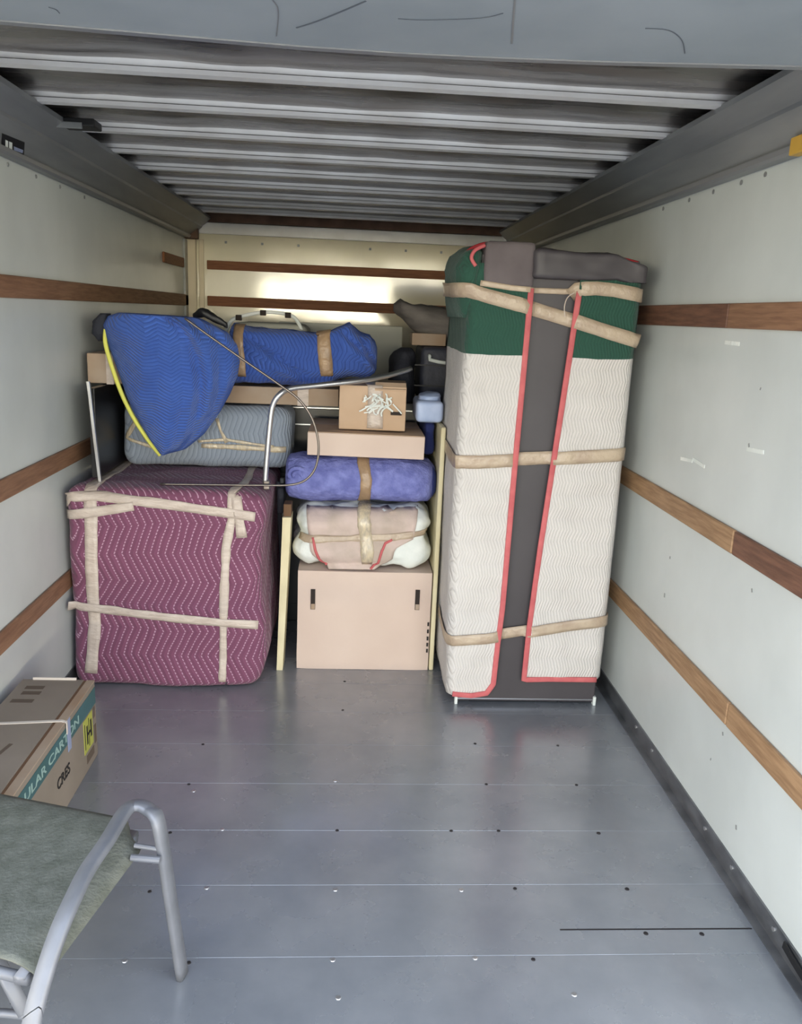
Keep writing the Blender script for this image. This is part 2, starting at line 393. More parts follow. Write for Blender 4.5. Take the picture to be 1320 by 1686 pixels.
for (cx, cy, d) in ((275, 330, 0), (675, 113, 1), (262, 312, 1), (352, 433, 0), (212, 442, 1), (660, 436, 1), (966, 437, 1), (1093, 437, 1), (1030, 203, 1), (1252, 208, 1),
                 (1060, 312, 1), (1302, 314, 1), (310, 590, 0), (157, 600, 1), (655, 595, 0), (993, 596, 0), (1137, 592, 1), (262, 791, 1), (90, 786, 0), (648, 783, 0), (1030, 778, 0), (1186, 782, 1),
                 (663, 885, 0), (1296, 876, 0), (300, 205, 1), (655, 303, 0), (680, 36, 1)):
    p = P(150 + cx / 1.63, 1100 + cy / 1.63, Z=0); bm = bmesh.new(); disc(p.x, p.y, .001, .006 if d else .0075, .002, bm)
    obj('screw', bm, m_hole if d else m_screw, fl)
for (px, py) in ((1063, 1537), (1155, 1538), (1032, 1464), (985, 1372)):
    p = P(px, py, Z=0); bm = bmesh.new(); disc(p.x, p.y, .001, .007, .002, bm); obj('screw', bm, m_hole, fl)

def wall_side(s):
    nm = 'wall_left' if s < 0 else 'wall_right'
    t = empty(nm, (s * W, 0, 0), '', '', kind='structure')
    X = lambda a: s * a
    def b2(x0, x1, *r, **k):
        a, b = sorted((X(x0), X(x1))); return box(a, b, *r, **k)
    obj('wall_panel', b2(W, W + .04, Y0, Y1 + .04, -.05, 2.3), m_wall, t)
    # wood slats in boards
    if s > 0:
        boards = [(1.601, 1.676, [(Y0, 2.545, m_slat), (2.551, 5.98, m_slat3)]), (.937, 1.010, [(Y0, 2.31, m_slat3), (2.316, 5.98, m_slat2)]),
                  (.428, .503, [(Y0, 2.195, m_slat2), (2.201, 5.98, m_slat2)])]
    else:
        boards = [(1.601, 1.676, [(Y0, 5.98, m_slat)]), (.937, 1.010, [(Y0, 5.98, m_slat)]), (.428, .503, [(Y0, 5.98, m_slat)]), (1.851, 1.913, [(5.25, 5.84, m_slatb)])]
    for z0, z1, segs in boards:
        for a, b, mm in segs: obj('wood_slat', b2(W - .014, W, a, b, z0, z1, bev=.003, seg=1), mm, t)
    # cove rail under the roof
    prof = [(W, 2.052), (W - .036, 2.052), (W - .040, 2.058), (W - .040, 2.066), (W - .046, 2.074), (W - .112, 2.128), (W - .116, 2.138), (W - .168, 2.176), (W - .176, 2.182), (W - .176, 2.198), (W - .168, 2.198), (W - .1, 2.150), (W, 2.150)]
    obj('rail', extrude_profile([(X(a), b) for a, b in prof], 'y', Y0, Y1), m_rail, t)
    obj('rail_lip', extrude_profile([(X(a), b) for a, b in ((W - .037, 2.050), (W - .047, 2.056), (W - .052, 2.068), (W - .044, 2.070), (W - .036, 2.058))], 'y', Y0, Y1), m_lip, t)
    # kick plate with floor flange
    obj('kick_plate', extrude_profile([(X(a), b) for a, b in ((W, .066), (W - .006, .066), (W - .006, .006), (W - .030, .004), (W - .030, 0), (W, 0))], 'y', Y0, Y1), m_kick, t)
    for y in ((1.62, 1.80, 2.05, 2.24, 2.72, 2.9) if s > 0 else ()):
        bm = bmesh.new(); disc(s * (W - .007), y, .045, .007, .006, bm, 'x'); obj('screw', bm, m_screw, t)
    for y in ((2.24, 2.45, 2.60, 2.80, 3.0, 3.25) if s > 0 else (2.75, 3.0, 3.25, 3.5, 3.8)):
        bm = bmesh.new(); disc(s * (W - .001), y, 2.035, .008, .004, bm, 'x'); obj('rivet', bm, m_rail, t)
    return t
wl = wall_side(-1); wr = wall_side(1)
# scuffs and screw heads on the right wall
for px, py, r in ((1212, 1362, .007), (1190, 1208, .006), (1094, 980, .008), (1238, 972, .006), (1233, 733, .006), (1103, 918, .005), (1252, 640, .004), (1170, 1250, .004)):
    p = P(px, py, X=W); bm = bmesh.new(); bx(bm, W - .0015, W, p.y - r * .5, p.y + r * .5, p.z - r, p.z + r * .9, rx=random.uniform(-.5, .5)); obj('scuff', bm, m_rail, wr)
for px, py in ((1150, 762), (1130, 757), (1205, 565), (1243, 742)):
    p = P(px, py, X=W); bm = bmesh.new(); bx(bm, W - .0015, W, p.y - .05, p.y + .05, p.z - .006, p.z + .006, rx=random.uniform(-.15, .15)); obj('scuff', bm, m_whitecloth, wr, label='pale scuff')
bm = tube([P(1290, 1555, X=W - .012), P(1304, 1580, X=W - .012), P(1330, 1622, X=W - .012)], .012, flat=(.012, .003), up=Vector((1, 0, 0))); obj('edge_strip', bm, m_black, wr)
# yellow bracket on the right rail, sticker on the left rail
p = P(1312, 240, X=W - .06); obj('yellow_clip', box(p.x - .01, p.x + .022, p.y - .09, p.y + .02, p.z - .022, p.z + .022, bev=.004), m_yb, wr)
def on_cove(px, py, s, lift=.002):
    a = Vector((s * (W - .046), 0, 2.074)); b = Vector((s * (W - .112), 0, 2.128)); d = (b - a).normalized()
    n_ = Vector((-s * d.z * s, 0, 0)); n_ = Vector((d.z, 0, -d.x)); n_ = n_ if n_.x * s < 0 else -n_
    r = ray(px, py); o_ = Vector((0, 0, CAM_Z)); k = (a - o_).dot(n_) / r.dot(n_)
    return o_ + r * k + n_ * lift, n_
def cove_quad(name, pts, m, lift, par=wl, s=-1):
    bm = bmesh.new(); A = [on_cove(x, y, s, lift)[0] for x, y in pts]; B = [on_cove(x, y, s, lift - .0015)[0] for x, y in pts]
    a = [bm.verts.new(v) for v in A]; b = [bm.verts.new(v) for v in B]; n = len(a)
    bm.faces.new(a); bm.faces.new(b[::-1])
    for i in range(n): bm.faces.new((a[i], b[i], b[(i + 1) % n], a[(i + 1) % n]))
    return obj(name, bm, m, par)
cove_quad('sticker', [(3, 219), (40, 234), (38, 266), (1, 251)], m_black, .002)
for q in ([(8, 229), (12, 231), (12, 249), (8, 247)], [(14, 232), (19, 234), (19, 252), (14, 250)]): cove_quad('sticker_lettering', q, m_whitecloth, .0035)
cove_quad('sticker_lettering', [(22, 240), (37, 246), (36, 251), (22, 246)], m_lilac, .0035)
cove_quad('sticker_lettering', [(22, 249), (35, 254), (35, 257), (22, 253)], m_lilac, .0035)

# back wall
wb = empty('wall_back', (0, Y1, 0), '', '', kind='structure')
obj('wall_panel', box(-W, W, Y1, Y1 + .04, -.05, 2.3), m_back, wb)
for z0, z1 in ((1.853, 1.913), (1.606, 1.674), (.937, 1.01), (.428, .503)):
    obj('wood_slat', box(-1.03, 1.03, Y1 - .014, Y1, z0, z1, bev=.003, seg=1), m_slatb, wb)
obj('top_beam', box(-1.13, 1.13, Y1 - .05, Y1, 2.165, 2.24), m_rust, wb)
obj('top_trim', box(-1.10, 1.10, Y1 - .02, Y1, 2.088, 2.163, bev=.004), m_rib, wb)
for s in (-1, 1):
    f = lambda a, b, *r, **k: box(min(s * a, s * b), max(s * a, s * b), *r, **k)
    obj('corner_post', f(1.10, 1.168, Y1 - .035, Y1, 0, 2.05, bev=.008), m_post, wb)
    obj('post_flange', f(1.156, 1.170, Y1 - .12, Y1 - .036, 0, 2.04), m_rail, wb)
    obj('post_flange', f(1.05, 1.085, Y1 - .012, Y1, 0, 2.05, bev=.003), m_post, wb)
    obj('corner_bracket', f(1.075, 1.168, Y1 - .09, Y1 - .04, 2.045, 2.20, bev=.006), m_rust, wb)
for x in (-.9, -.65, -.4, .1, .35, .6):
    bm = bmesh.new(); bx(bm, x - .008, x + .008, Y1 - .004, Y1, 2.03, 2.046, bev=.002); obj('rivet', bm, m_rail, wb)

# ceiling
ce = empty('ceiling', (0, 0, ROOF), '', '', kind='structure')
bm = bmesh.new(); nx, ny = 30, 110
g = [[bm.verts.new((-W - .02 + (2 * W + .04) * i / nx, Y0 + (Y1 - Y0 + .04) * j / ny, ROOF - .004 * fbm((i * .3, j * .12, 0), 1.3, 2))) for i in range(nx + 1)] for j in range(ny + 1)]
for j in range(ny):
    for i in range(nx): bm.faces.new((g[j][i], g[j][i + 1], g[j + 1][i + 1], g[j + 1][i]))
o = obj('roof_sheet', bm, m_roof, ce, smooth=True); md = o.modifiers.new('thickness', 'SOLIDIFY'); md.thickness = .02; md.offset = 1 if False else -1
obj('roof_skin', box(-W - .04, W + .04, Y0 - .04, Y1 + .06, ROOF + .035, ROOF + .055), m_roof, ce)
for k in range(12):
    y = 1.59 + k * .406 - (0.0 if k else 0)
    if y > 5.93: break
    prof = [(y, RIBZ), (y + .040, RIBZ), (y + .040, RIBZ + .004), (y + .030, RIBZ + .004), (y + .030, ROOF), (y + .052, ROOF), (y + .052, ROOF + .006), (y + .012, ROOF + .006), (y + .012, ROOF), (y + .004, RIBZ + .034), (y + .010, RIBZ + .017), (y + .022, RIBZ + .017), (y + .022, RIBZ + .0125), (y, RIBZ + .0125)]
    obj('roof_rib', extrude_profile(prof, 'x', -1.10, 1.10), m_rib, ce)
p = P(95, 200, Z=2.19)
bm = box(p.x - .07, p.x + .13, p.y - .03, p.y + .06, 2.175, 2.2, bev=.004); o = obj('black_bracket', bm, m_black, ce)
obj('bracket_tab', box(p.x - .02, p.x + .09, p.y - .036, p.y - .026, 2.165, 2.185, bev=.002), m_rail, ce)

# raised roll-up door lying under the roof, its underside seen from below
hd = empty('door_1', (0, 1.6, 2.13), '', '', kind='structure')
DZ = 2.128
edge_px = [(-260, 12), (0, 38), (165, 52), (330, 66), (495, 80), (660, 91), (825, 99), (990, 105), (1155, 109), (1320, 113), (1450, 116)]
ep = [P(a, b, Z=DZ) for a, b in edge_px]
ep = [Vector((-1.05, ep[0].y, DZ))] + ep + [Vector((1.05, ep[-1].y, DZ))]
def door_strip(y0f, y1f, z0, z1, xp):
    bm = bmesh.new(); rows = []
    for p in xp:
        a, b = y0f(p), y1f(p)
        rows.append([bm.verts.new((p.x, a, z0)), bm.verts.new((p.x, b, z0)), bm.verts.new((p.x, b, z1)), bm.verts.new((p.x, a, z1))])
    for a, b in zip(rows, rows[1:]):
        for k in range(4): bm.faces.new((a[k], a[(k + 1) % 4], b[(k + 1) % 4], b[k]))
    bm.faces.new(rows[0]); bm.faces.new(rows[-1][::-1]); return bm
obj('door_panel', door_strip(lambda p: 1.22, lambda p: p.y - .022, DZ, DZ + .022, ep), m_header, hd)
obj('door_edge', door_strip(lambda p: p.y - .0215, lambda p: p.y, DZ - .003, DZ + .024, ep), m_lip, hd)
obj('header_beam', box(-W - .04, W + .04, 1.24, 1.30, 2.16, 2.34), m_header, hd)
def mark(pts, wpx, m):
    bm = tube([P(a, b, Z=DZ - .0008) for a, b in pts], .001, flat=(wpx * .0007, .0006), up=Vector((0, 0, 1)), smooth_n=4); obj('scratch', bm, m, hd)
mark([(488, 46), (520, 36), (560, 20), (602, 2)], 2.6, m_scr); mark([(655, 31), (700, 33), (790, 30), (828, 22)], 1.2, m_scr)
mark([(1062, 47), (1100, 50), (1122, 66), (1127, 88)], 1.4, m_scr); mark([(848, -6), (845, 30), (842, 72)], 2.6, m_lip); mark([(448, 0), (458, 18), (455, 60)], 1.5, m_lip)
mark([(80, 12), (92, 16), (98, 22)], 1.2, m_scr)

# ------------------------------------------------------------------ purple wrapped box
t = empty('wrapped_appliance', (-.75, 3.7, 0), 'large box wrapped in a purple quilted pad with pale tape, by the left wall', 'wrapped furniture')
def pf(p):
    q = p.copy()
    # sagging skirt and soft corner at the bottom right
    k = max(0, 1 - p.z / .16)
    if p.y < 3.6:
        q.y -= .022 * k * (.5 + .5 * math.sin(p.x * 9 + 1)) + .006 * math.sin(p.z * 9 + p.x * 4)
    if p.x > -.5: q.x += -.030 * k + .012 * math.sin(p.z * 8)
    if p.z > .7: q.z += -.02 * max(0, (p.x + .45)) / .12 * 1.0
    return q
pad = obj('moving_pad', soft_box(-1.142, -.345, 3.285, 4.04, 0.004, .868, r=.045, n=44, amp=.009, scale=4.5, seed=3, fn=pf), m_purple, t, smooth=True)
bv = bvh_of(pad)
Fp = lambda a, b: (P(a, b, Y=3.28), N)
tape('tape', t, bv, [((-1.05, 3.9, .87), UP), ((-1.045, 3.4, .87), UP), (P(148, 808, Y=3.29), (0, -1, 1)), Fp(150, 850), Fp(151, 900), Fp(152, 980), Fp(155, 1030), Fp(150, 1108)], .050, m_tape, ragged=.12)
tape('tape', t, bv, [((-.46, 3.9, .865), UP), ((-.45, 3.45, .865), UP), (P(380, 808, Y=3.29), (0, -1, 1)), Fp(382, 850), Fp(372, 900), Fp(368, 1020), Fp(366, 1122)], .034, m_tape, ragged=.3)
tape('tape', t, bv, [(P(387, 812, Y=3.28), N), Fp(393, 850), Fp(398, 886)], .040, m_tape, lift=.006, ragged=.15)
tape('tape', t, bv, [((-1.148, 3.31, .80), (-1, -1, 0)), Fp(112, 818), Fp(160, 817), Fp(250, 828), Fp(350, 842), Fp(420, 851)], .040, m_tape, lift=.006, ragged=.12)
tape('tape', t, bv, [((-1.148, 3.31, .755), (-1, -1, 0)), Fp(112, 848), Fp(160, 842), Fp(220, 833)], .040, m_tape, lift=.0075, ragged=.12)
tape('tape', t, bv, [Fp(113, 997), Fp(160, 1003), Fp(260, 1015), Fp(350, 1023), Fp(425, 1029)], .037, m_tape, lift=.007, ragged=.12)

# ------------------------------------------------------------------ objects standing on the purple box
t = empty('board', (-1.03, 3.6, .87), 'dark upright board with a silver front edge standing on the purple wrapped box', 'board')
bm = box(-1.075, -1.05, 3.42, 3.86, .885, 1.257, bev=.002); obj('panel', bm, m_dark, t)
bm = tube([P(145, 628, Y=3.39), P(148, 650, Y=3.39), P(156, 720, Y=3.39), P(165, 793, Y=3.39)], .01, flat=(.007, .006), up=Vector((0, 1, 0)), smooth_n=4); obj('edge_trim', bm, m_chrome, t)

t = empty('cardboard_box', (-1.0, 3.85, 1.262), 'small worn cardboard box behind the left edge of the blue draped blanket', 'cardboard box')
obj('carton', box(-1.13, -.92, 3.60, 4.05, 1.262, 1.388, bev=.004), m_card4, t)
obj('tape', box(-1.05, -1.02, 3.597, 4.053, 1.259, 1.390), m_tape, t)

t = empty('padded_bundle', (-.64, 3.9, .87), 'long grey-blue padded bundle with shiny clear tape, on top of the purple box', 'wrapped furniture')
gb = obj('moving_pad', soft_box(-1.035, -.275, 3.74, 4.05, .880, 1.165, r=.06, n=30, amp=.010, scale=5, seed=7), m_gquilt, t, smooth=True)
bv = bvh_of(gb)
Gp = lambda a, b: (P(a, b, Y=3.72), N)
for pts, wd in (([Gp(330, 735), Gp(380, 737), Gp(450, 741), Gp(478, 742)], .020), ([Gp(325, 728), Gp(370, 725), Gp(450, 737)], .012), ([Gp(356, 690), Gp(362, 710), Gp(372, 730)], .014), ([Gp(225, 690), Gp(205, 722), Gp(260, 740)], .02)):
    tape('clear_tape', t, bv, pts, wd, m_clear, ragged=.5, lift=.005)

# blue draped item with yellow binding
t = empty('draped_bundle', (-.75, 3.6, 1.39), 'bright blue pad with a yellow edge, draped to a point above the purple box', 'wrapped furniture')
Lc = [(262, 750), (240, 722), (218, 688), (200, 650), (186, 612), (174, 580), (166, 555), (162, 535), (170, 520), (190, 514)]
Rc = [(270, 751), (300, 744), (332, 718), (358, 682), (376, 650), (388, 622), (392, 596), (388, 570), (372, 548), (322, 522)]
rings = []
for i, (a, b) in enumerate(zip(Lc, Rc)):
    pa, pb = P(*a, Y=3.50), P(*b, Y=3.50); z = (pa.z + pb.z) / 2
    back = 3.585 if z < 1.39 else 3.715
    front = 3.50 - .07 * math.sin(min(1, i / 6) * math.pi * .6)
    rings.append((pa, pb, front, back))
bm = bmesh.new(); R = []; n1 = 34
def bez(i, f):
    a, b = rings[i], rings[min(i + 1, len(rings) - 1)]
    return a[0].lerp(b[0], f), a[1].lerp(b[1], f), a[2] + (b[2] - a[2]) * f, a[3] + (b[3] - a[3]) * f
for i in range(len(rings) - 1):
    for k in range(6):
        a, b, fr_, bk = bez(i, k / 6); ring = []
        if a.z > 1.395 or b.z > 1.395: pass
        for j in range(n1 + 1):
            u = j / n1; q = a.lerp(b, u); bul = math.sin(u * math.pi) ** .55
            q.y = 3.56 + (fr_ - 3.56) * bul + .014 * fbm((q.x, 0, q.z), 7, 5) - .022 * math.exp(-((u - .80 + .5 * (q.z - 1.35)) / .035) ** 2) * (1 if q.z > 1.15 else 0) + .020 * math.exp(-((u - .72 + .5 * (q.z - 1.35)) / .03) ** 2) * (1 if q.z > 1.15 else 0) + .012 * math.exp(-((u - .90) / .03) ** 2) + .006 * math.sin(9 * u + 5 * q.z)
            ring.append(bm.verts.new(q))
        for j in range(n1 + 1):
            u = 1 - j / n1; q = a.lerp(b, u); bul = math.sin(u * math.pi) ** .55
            yb = bk if q.z > 1.40 else 3.59
            q.y = 3.565 + (yb - 3.565) * bul + .008 * fbm((q.x, 3, q.z), 7, 5)
            ring.append(bm.verts.new(q))
        R.append(ring)
a, b, fr_, bk = bez(len(rings) - 1, 0); top = []
for j in range(n1 + 1):
    u = j / n1; q = a.lerp(b, u); q.y = 3.56 + (fr_ - 3.56) * math.sin(u * math.pi) ** .55; top.append(bm.verts.new(q))
for j in range(n1 + 1):
    u = 1 - j / n1; q = a.lerp(b, u); q.y = 3.565 + (bk - 3.565) * math.sin(u * math.pi) ** .55; top.append(bm.verts.new(q))
R.append(top)
for a_, b_ in zip(R, R[1:]):
    k_ = len(a_)
    for k in range(k_): bm.faces.new((a_[k], a_[(k + 1) % k_], b_[(k + 1) % k_], b_[k]))
bm.faces.new(R[0]); bm.faces.new(R[-1][::-1])
bmesh.ops.remove_doubles(bm, verts=bm.verts, dist=.0004)
bl = obj('moving_pad', bm, m_blue, t, smooth=True)
md = bl.modifiers.new('sub', 'SUBSURF'); md.levels = 1; md.render_levels = 1
obj('yellow_binding', tube([P(a, b, Y=3.545) for a, b in ((264, 750), (242, 722), (220, 688), (201, 650), (187, 612), (177, 580), (173, 560), (174, 542))], .009, smooth_n=4), m_yellow, t, smooth=True)
obj('folded_corner', loft([(1.44, -1.065, 3.60, .010, .02), (1.47, -1.062, 3.59, .028, .03), (1.52, -1.055, 3.59, .032, .035), (1.555, -1.04, 3.59, .02, .03)], n=20, amp=.012, scale=14, seed=5), m_nylon, t, smooth=True, label='dark grey folded corner')
p = P(326, 514, Y=3.66)
t2 = loft([(-.69, 3.66, p.z - .012, .02, .012), (-.64, 3.62, p.z - .004, .03, .018), (-.59, 3.62, p.z - .024, .028, .018), (-.54, 3.62, p.z - .05, .018, .012)], n=16, amp=.012, scale=20, seed=8, axis='x')
tag(obj('strap', t2, m_black, base=(-.62, 3.62, p.z - .03), smooth=True), 'black strap bunched on the top right corner of the blue draped pad', 'strap')

# ------------------------------------------------------------------ wire and tube frame in front of the blankets
t = empty('metal_frame', (-.35, 3.4, .88), 'bent chrome tube frame with a thin curved rod standing on the purple wrapped box', 'metal frame')
obj('tube', tube([P(436, 806, Y=3.40), P(438, 770, Y=3.40), P(444, 700, Y=3.40), P(449, 668, Y=3.40), P(460, 650, Y=3.40), P(478, 640, Y=3.42), P(520, 635, Y=3.46), P(590, 627, Y=3.52), P(640, 618, Y=3.6), P(677, 607, Y=3.66)], .0115, n=12, smooth_n=5), m_chrome, t, smooth=True)
obj('rod', tube([P(304, 524, Y=3.37), P(350, 557, Y=3.37), P(400, 592, Y=3.37), P(455, 630, Y=3.37), P(490, 656, Y=3.37), P(513, 688, Y=3.37), P(524, 728, Y=3.37), P(521, 765, Y=3.37), P(506, 788, Y=3.37), P(480, 798, Y=3.37), P(430, 799, Y=3.37), P(340, 798, Y=3.37), P(264, 797, Y=3.37)], .0048, n=8, smooth_n=5), m_wire, t, smooth=True)
obj('foot', box(-.362, -.335, 3.385, 3.415, .862, .90, bev=.004), m_wire, t)
# small clutter in the gap beside the purple item
t = empty('folded_stand', (-.31, 3.9, 0), 'dark folded metal stand standing in the gap beside the purple wrapped box', 'stand')
for i, (x, y) in enumerate(((-.320, 3.66), (-.310, 3.74))):
    obj('leg', tube([(x, y, 0), (x + .012, y + .03, .45), (x - .004, y, .84)], .009), m_rail if i else m_nylon, t)
obj('hinge', box(-.325, -.295, 3.62, 3.78, .70, .82, bev=.01), m_nylon, t)

# blue roll with tan tapes
t = empty('rolled_bundle', (-.22, 3.85, 1.26), 'long blue quilted bundle bound with two tan tapes, lying behind the draped blue pad', 'wrapped furniture')
rg = []
for x, zt, zb, d in ((-.56, 1.50, 1.30, .07), (-.55, 1.52, 1.27, .10), (-.53, 1.52, 1.262, .115), (-.45, 1.515, 1.262, .12), (-.33, 1.52, 1.262, .125), (-.2, 1.51, 1.262, .12), (-.11, 1.52, 1.28, .12), (-.07, 1.535, 1.30, .115), (-.02, 1.555, 1.31, .115), (.03, 1.52, 1.31, .11), (.075, 1.515, 1.31, .10), (.10, 1.48, 1.33, .07), (.11, 1.45, 1.36, .04)):
    rg.append((x, 3.86, (zt + zb) / 2, d, (zt - zb) / 2))
bm = loft(rg, n=64, e=2.8, amp=.016, scale=8, seed=12, axis='x')
for v in bm.verts:
    if v.co.y < 3.86:
        for (xa, za, sl, xr) in ((-.50, 1.49, -.62, .30), (-.06, 1.52, -.85, .2), (.02, 1.50, -1.5, .1)):
            if xa < v.co.x < xa + xr:
                d = v.co.z - (za + sl * (v.co.x - xa)); k = math.sin((v.co.x - xa) / xr * math.pi) ** .5
                v.co.y += .030 * k * math.exp(-(d / .013) ** 2) - .022 * k * math.exp(-((d + .035) / .025) ** 2)
rb = obj('moving_pad', bm, m_blue2, t, smooth=True)
bv = bvh_of(rb)
for a in (390, 532):
    b0 = P(a, 535, Y=3.72).x
    th = [(.0, (0, .35, 1)), (-.11, (0, -.35, 1))]
    path = [((b0, 3.86, 1.52), UP), ((b0, 3.76, 1.51), (0, -.5, 1)), (P(a, 545, Y=3.73), (0, -1, .4)), (P(a + 1, 570, Y=3.72), N), (P(a + 4, 600, Y=3.72), N), (P(a + 6, 622, Y=3.73), (0, -1, -.2))]
    tape('tape', t, bv, path, .062 if a > 400 else .045, m_tape3, ragged=.1, wd=RX)

# long cardboard under the blue roll and black chest under it
t = empty('black_chest', (-.1, 4.35, 0), 'tall black chest of drawers at the back of the load, under the blue bundles', 'chest of drawers')
obj('body', box(-.60, .40, 4.10, 4.62, 0, 1.172, bev=.004), m_dark, t)
for i, z in enumerate((.10, .45, .80)):
    d = obj('drawer', box(-.58, .38, 4.088, 4.10, z, z + .33, bev=.003), m_dark, t)
    obj('handle', tube([(-.16, 4.088, z + .17), (-.16, 4.07, z + .17), (-.06, 4.07, z + .17), (-.06, 4.088, z + .17)], .005), m_chrome, d)
obj('top_strip', box(-.60, .40, 4.085, 4.10, 1.13, 1.135), m_chrome, t)
obj('trim_strip', box(-.33, -.14, 4.082, 4.088, 1.046, 1.052), m_chrome, t)
t = empty('long_box', (-.3, 4.1, 1.175), 'long flat worn cardboard box lying under the blue quilted bundle', 'cardboard box')
obj('carton', box(-.70, -.062, 3.80, 4.55, 1.175, 1.254, bev=.003), m_card4, t)
obj('tape', box(-.25, -.20, 3.798, 4.2, 1.173, 1.2555), m_tape, t)
# white bin with curved handle
t = empty('storage_bin', (-.42, 4.25, 1.256), 'white bin with a curved white handle and dark clips behind the blue bundles', 'bin')
obj('tub', soft_box(-.60, -.22, 4.06, 4.42, 1.256, 1.535, r=.05, n=12, amp=.0), m_panel, t, smooth=True)
hp = [P(372, 545, Y=4.08), P(382, 527, Y=4.08), P(405, 519, Y=4.08), P(440, 514, Y=4.08), P(478, 519, Y=4.08), P(492, 533, Y=4.08), P(497, 548, Y=4.08)]
obj('handle', tube(hp, .009, smooth_n=4), m_whitecloth, t, smooth=True)
for a, b in ((393, 523), (433, 515), (474, 519)):
    q = P(a, b, Y=4.07); obj('clip', box(q.x - .014, q.x + .014, q.y - .012, q.y + .012, q.z - .013, q.z + .013, bev=.003), m_slot, t)
# off white panel standing far back
t = obj('plain_board', box(-.42, .275, 4.72, 4.76, 0, 1.535, bev=.004), m_panel, base=(0, 4.74, 0)); tag(t, 'off-white flat panel standing upright behind the black suitcase', 'panel')

# ------------------------------------------------------------------ middle stack
def holes(t, x, z, y):
    obj('hand_hole', box(x - .010, x + .010, y - .0015, y + .004, z - .045, z + .050, bev=.0), m_slot, t)
    obj('hand_hole_flap', box(x - .008, x + .009, y - .003, y + .002, z - .043, z - .018), m_card4, t)
t = empty('moving_box', (.08, 3.8, 0), 'large cardboard box with two dark hand holes, bottom of the middle stack', 'cardboard box')
def cf(p): return p + Vector((0, -.008 * math.cos((p.x - .08) * 4) if p.y < 3.6 else 0, 0))
obj('carton', soft_box(-.222, .385, 3.505, 4.05, 0, .474, r=.004, n=12, amp=.002, scale=3, seed=2, fn=cf), m_card, t)
a = P(515, 988, Y=3.495); holes(t, a.x, a.z, 3.497); a = P(687, 989, Y=3.495); holes(t, a.x, a.z, 3.497)
obj('flap_seam', box(-.22, .383, 3.70, 3.702, .4735, .4755), m_edge, t)
for z in (.22, .185, .15, .12, .09): obj('printed_mark', box(.372, .380, 3.4975, 3.500, z, z + .018), m_ink, t)

t = empty('cushion_bundle', (.07, 3.8, .476), 'bundle in white cloth and pinkish pad with red edging, on the large cardboard box', 'wrapped bundle')
def bf(p):
    k = math.exp(-((p.z - .63) / .03) ** 2)
    q = p.copy(); c = Vector((.07, 3.78, .62)); 
    if p.z > .5: q.x = c.x + (p.x - c.x) * (1 - .07 * k); q.y = c.y + (p.y - c.y) * (1 - .05 * k)
    kk = max(0, min(1, (p.z - .476) / .05)); q.x = c.x + (q.x - c.x) * (.93 + .07 * kk)
    return q
wc = obj('white_cloth', soft_box(-.245, .372, 3.51, 4.03, .482, .752, r=.085, n=34, amp=.022, scale=7, seed=21, fn=bf), m_whitecloth, t, smooth=True)
bv = bvh_of(wc)
# pinkish pad lying over the front of the cloth
def patch(name, parent, bv, outline_fn, m, y, lift, nu=26, nv=16, amp=.003, label=None):
    bm = bmesh.new(); g = []
    for j in range(nv + 1):
        row = []
        v = j / nv; l_, r_ = outline_fn(v)
        for i in range(nu + 1):
            u = i / nu; px = l_[0] + (r_[0] - l_[0]) * u; py = l_[1] + (r_[1] - l_[1]) * u
            q = P(px, py, Y=y); h = bv.ray_cast(q + Vector((0, -.3, 0)), Vector((0, 1, 0)), .6)
            c = h[0] if h[0] is not None else q
            row.append(bm.verts.new(c + Vector((0, -lift - amp * abs(fbm(c, 18, 4)), 0))))
        g.append(row)
    for j in range(nv):
        for i in range(nu): bm.faces.new((g[j][i], g[j][i + 1], g[j + 1][i + 1], g[j + 1][i]))
    o = obj(name, bm, m, parent, smooth=True, label=label); md = o.modifiers.new('t', 'SOLIDIFY'); md.thickness = .004; md.offset = 0
    return o
def of(v):
    y = 839 + v * 97
    l_ = 503 + 12 * v + 26 * max(0, v - .72) / .28
    r_ = 690 - 20 * v - (28 * min(1, max(0, v - .5) / .14)) - (26 * max(0, v - .82) / .18)
    return (l_, y), (r_, y + 1)
pk = patch('pink_pad', t, bv, of, m_pinkcloth, 3.52, .006)
bv2 = bvh_of(wc, pk)
def cord(px, m, r, bvx, y, par, name='red_edging', lift=.004):
    pts = []
    for i in range(len(px) - 1):
        for k in range(5):
            f = k / 5; q = P(px[i][0] + (px[i + 1][0] - px[i][0]) * f, px[i][1] + (px[i + 1][1] - px[i][1]) * f, Y=y)
            h = bvx.ray_cast(q + Vector((0, -.3, 0)), Vector((0, 1, 0)), .6); c = h[0] if h[0] is not None else q
            pts.append(c + Vector((0, -lift, 0)))
    return obj(name, tube(pts, r), m, par, smooth=True)
cord([(515, 884), (519, 903), (526, 920), (540, 935)], m_red, .006, bv2, 3.52, t); cord([(610, 936), (622, 926), (628, 905), (634, 893), (648, 887)], m_red, .006, bv2, 3.52, t)
tape('tape', t, bv2, [(P(489, 882, Y=3.55), (-.5, -1, 0)), (P(510, 886, Y=3.53), N), (P(570, 886, Y=3.52), N), (P(650, 884, Y=3.52), N), (P(706, 874, Y=3.55), (.5, -1, 0))], .030, m_tape2, ragged=.3, lift=.006)
tape('tape', t, bv2, [((.07, 3.70, .78), UP), ((.07, 3.58, .76), (0, -.6, 1)), (P(598, 850, Y=3.52), N), (P(604, 900, Y=3.52), N), (P(604, 930, Y=3.52), N)], .05, m_clear, ragged=.4, lift=.0065)

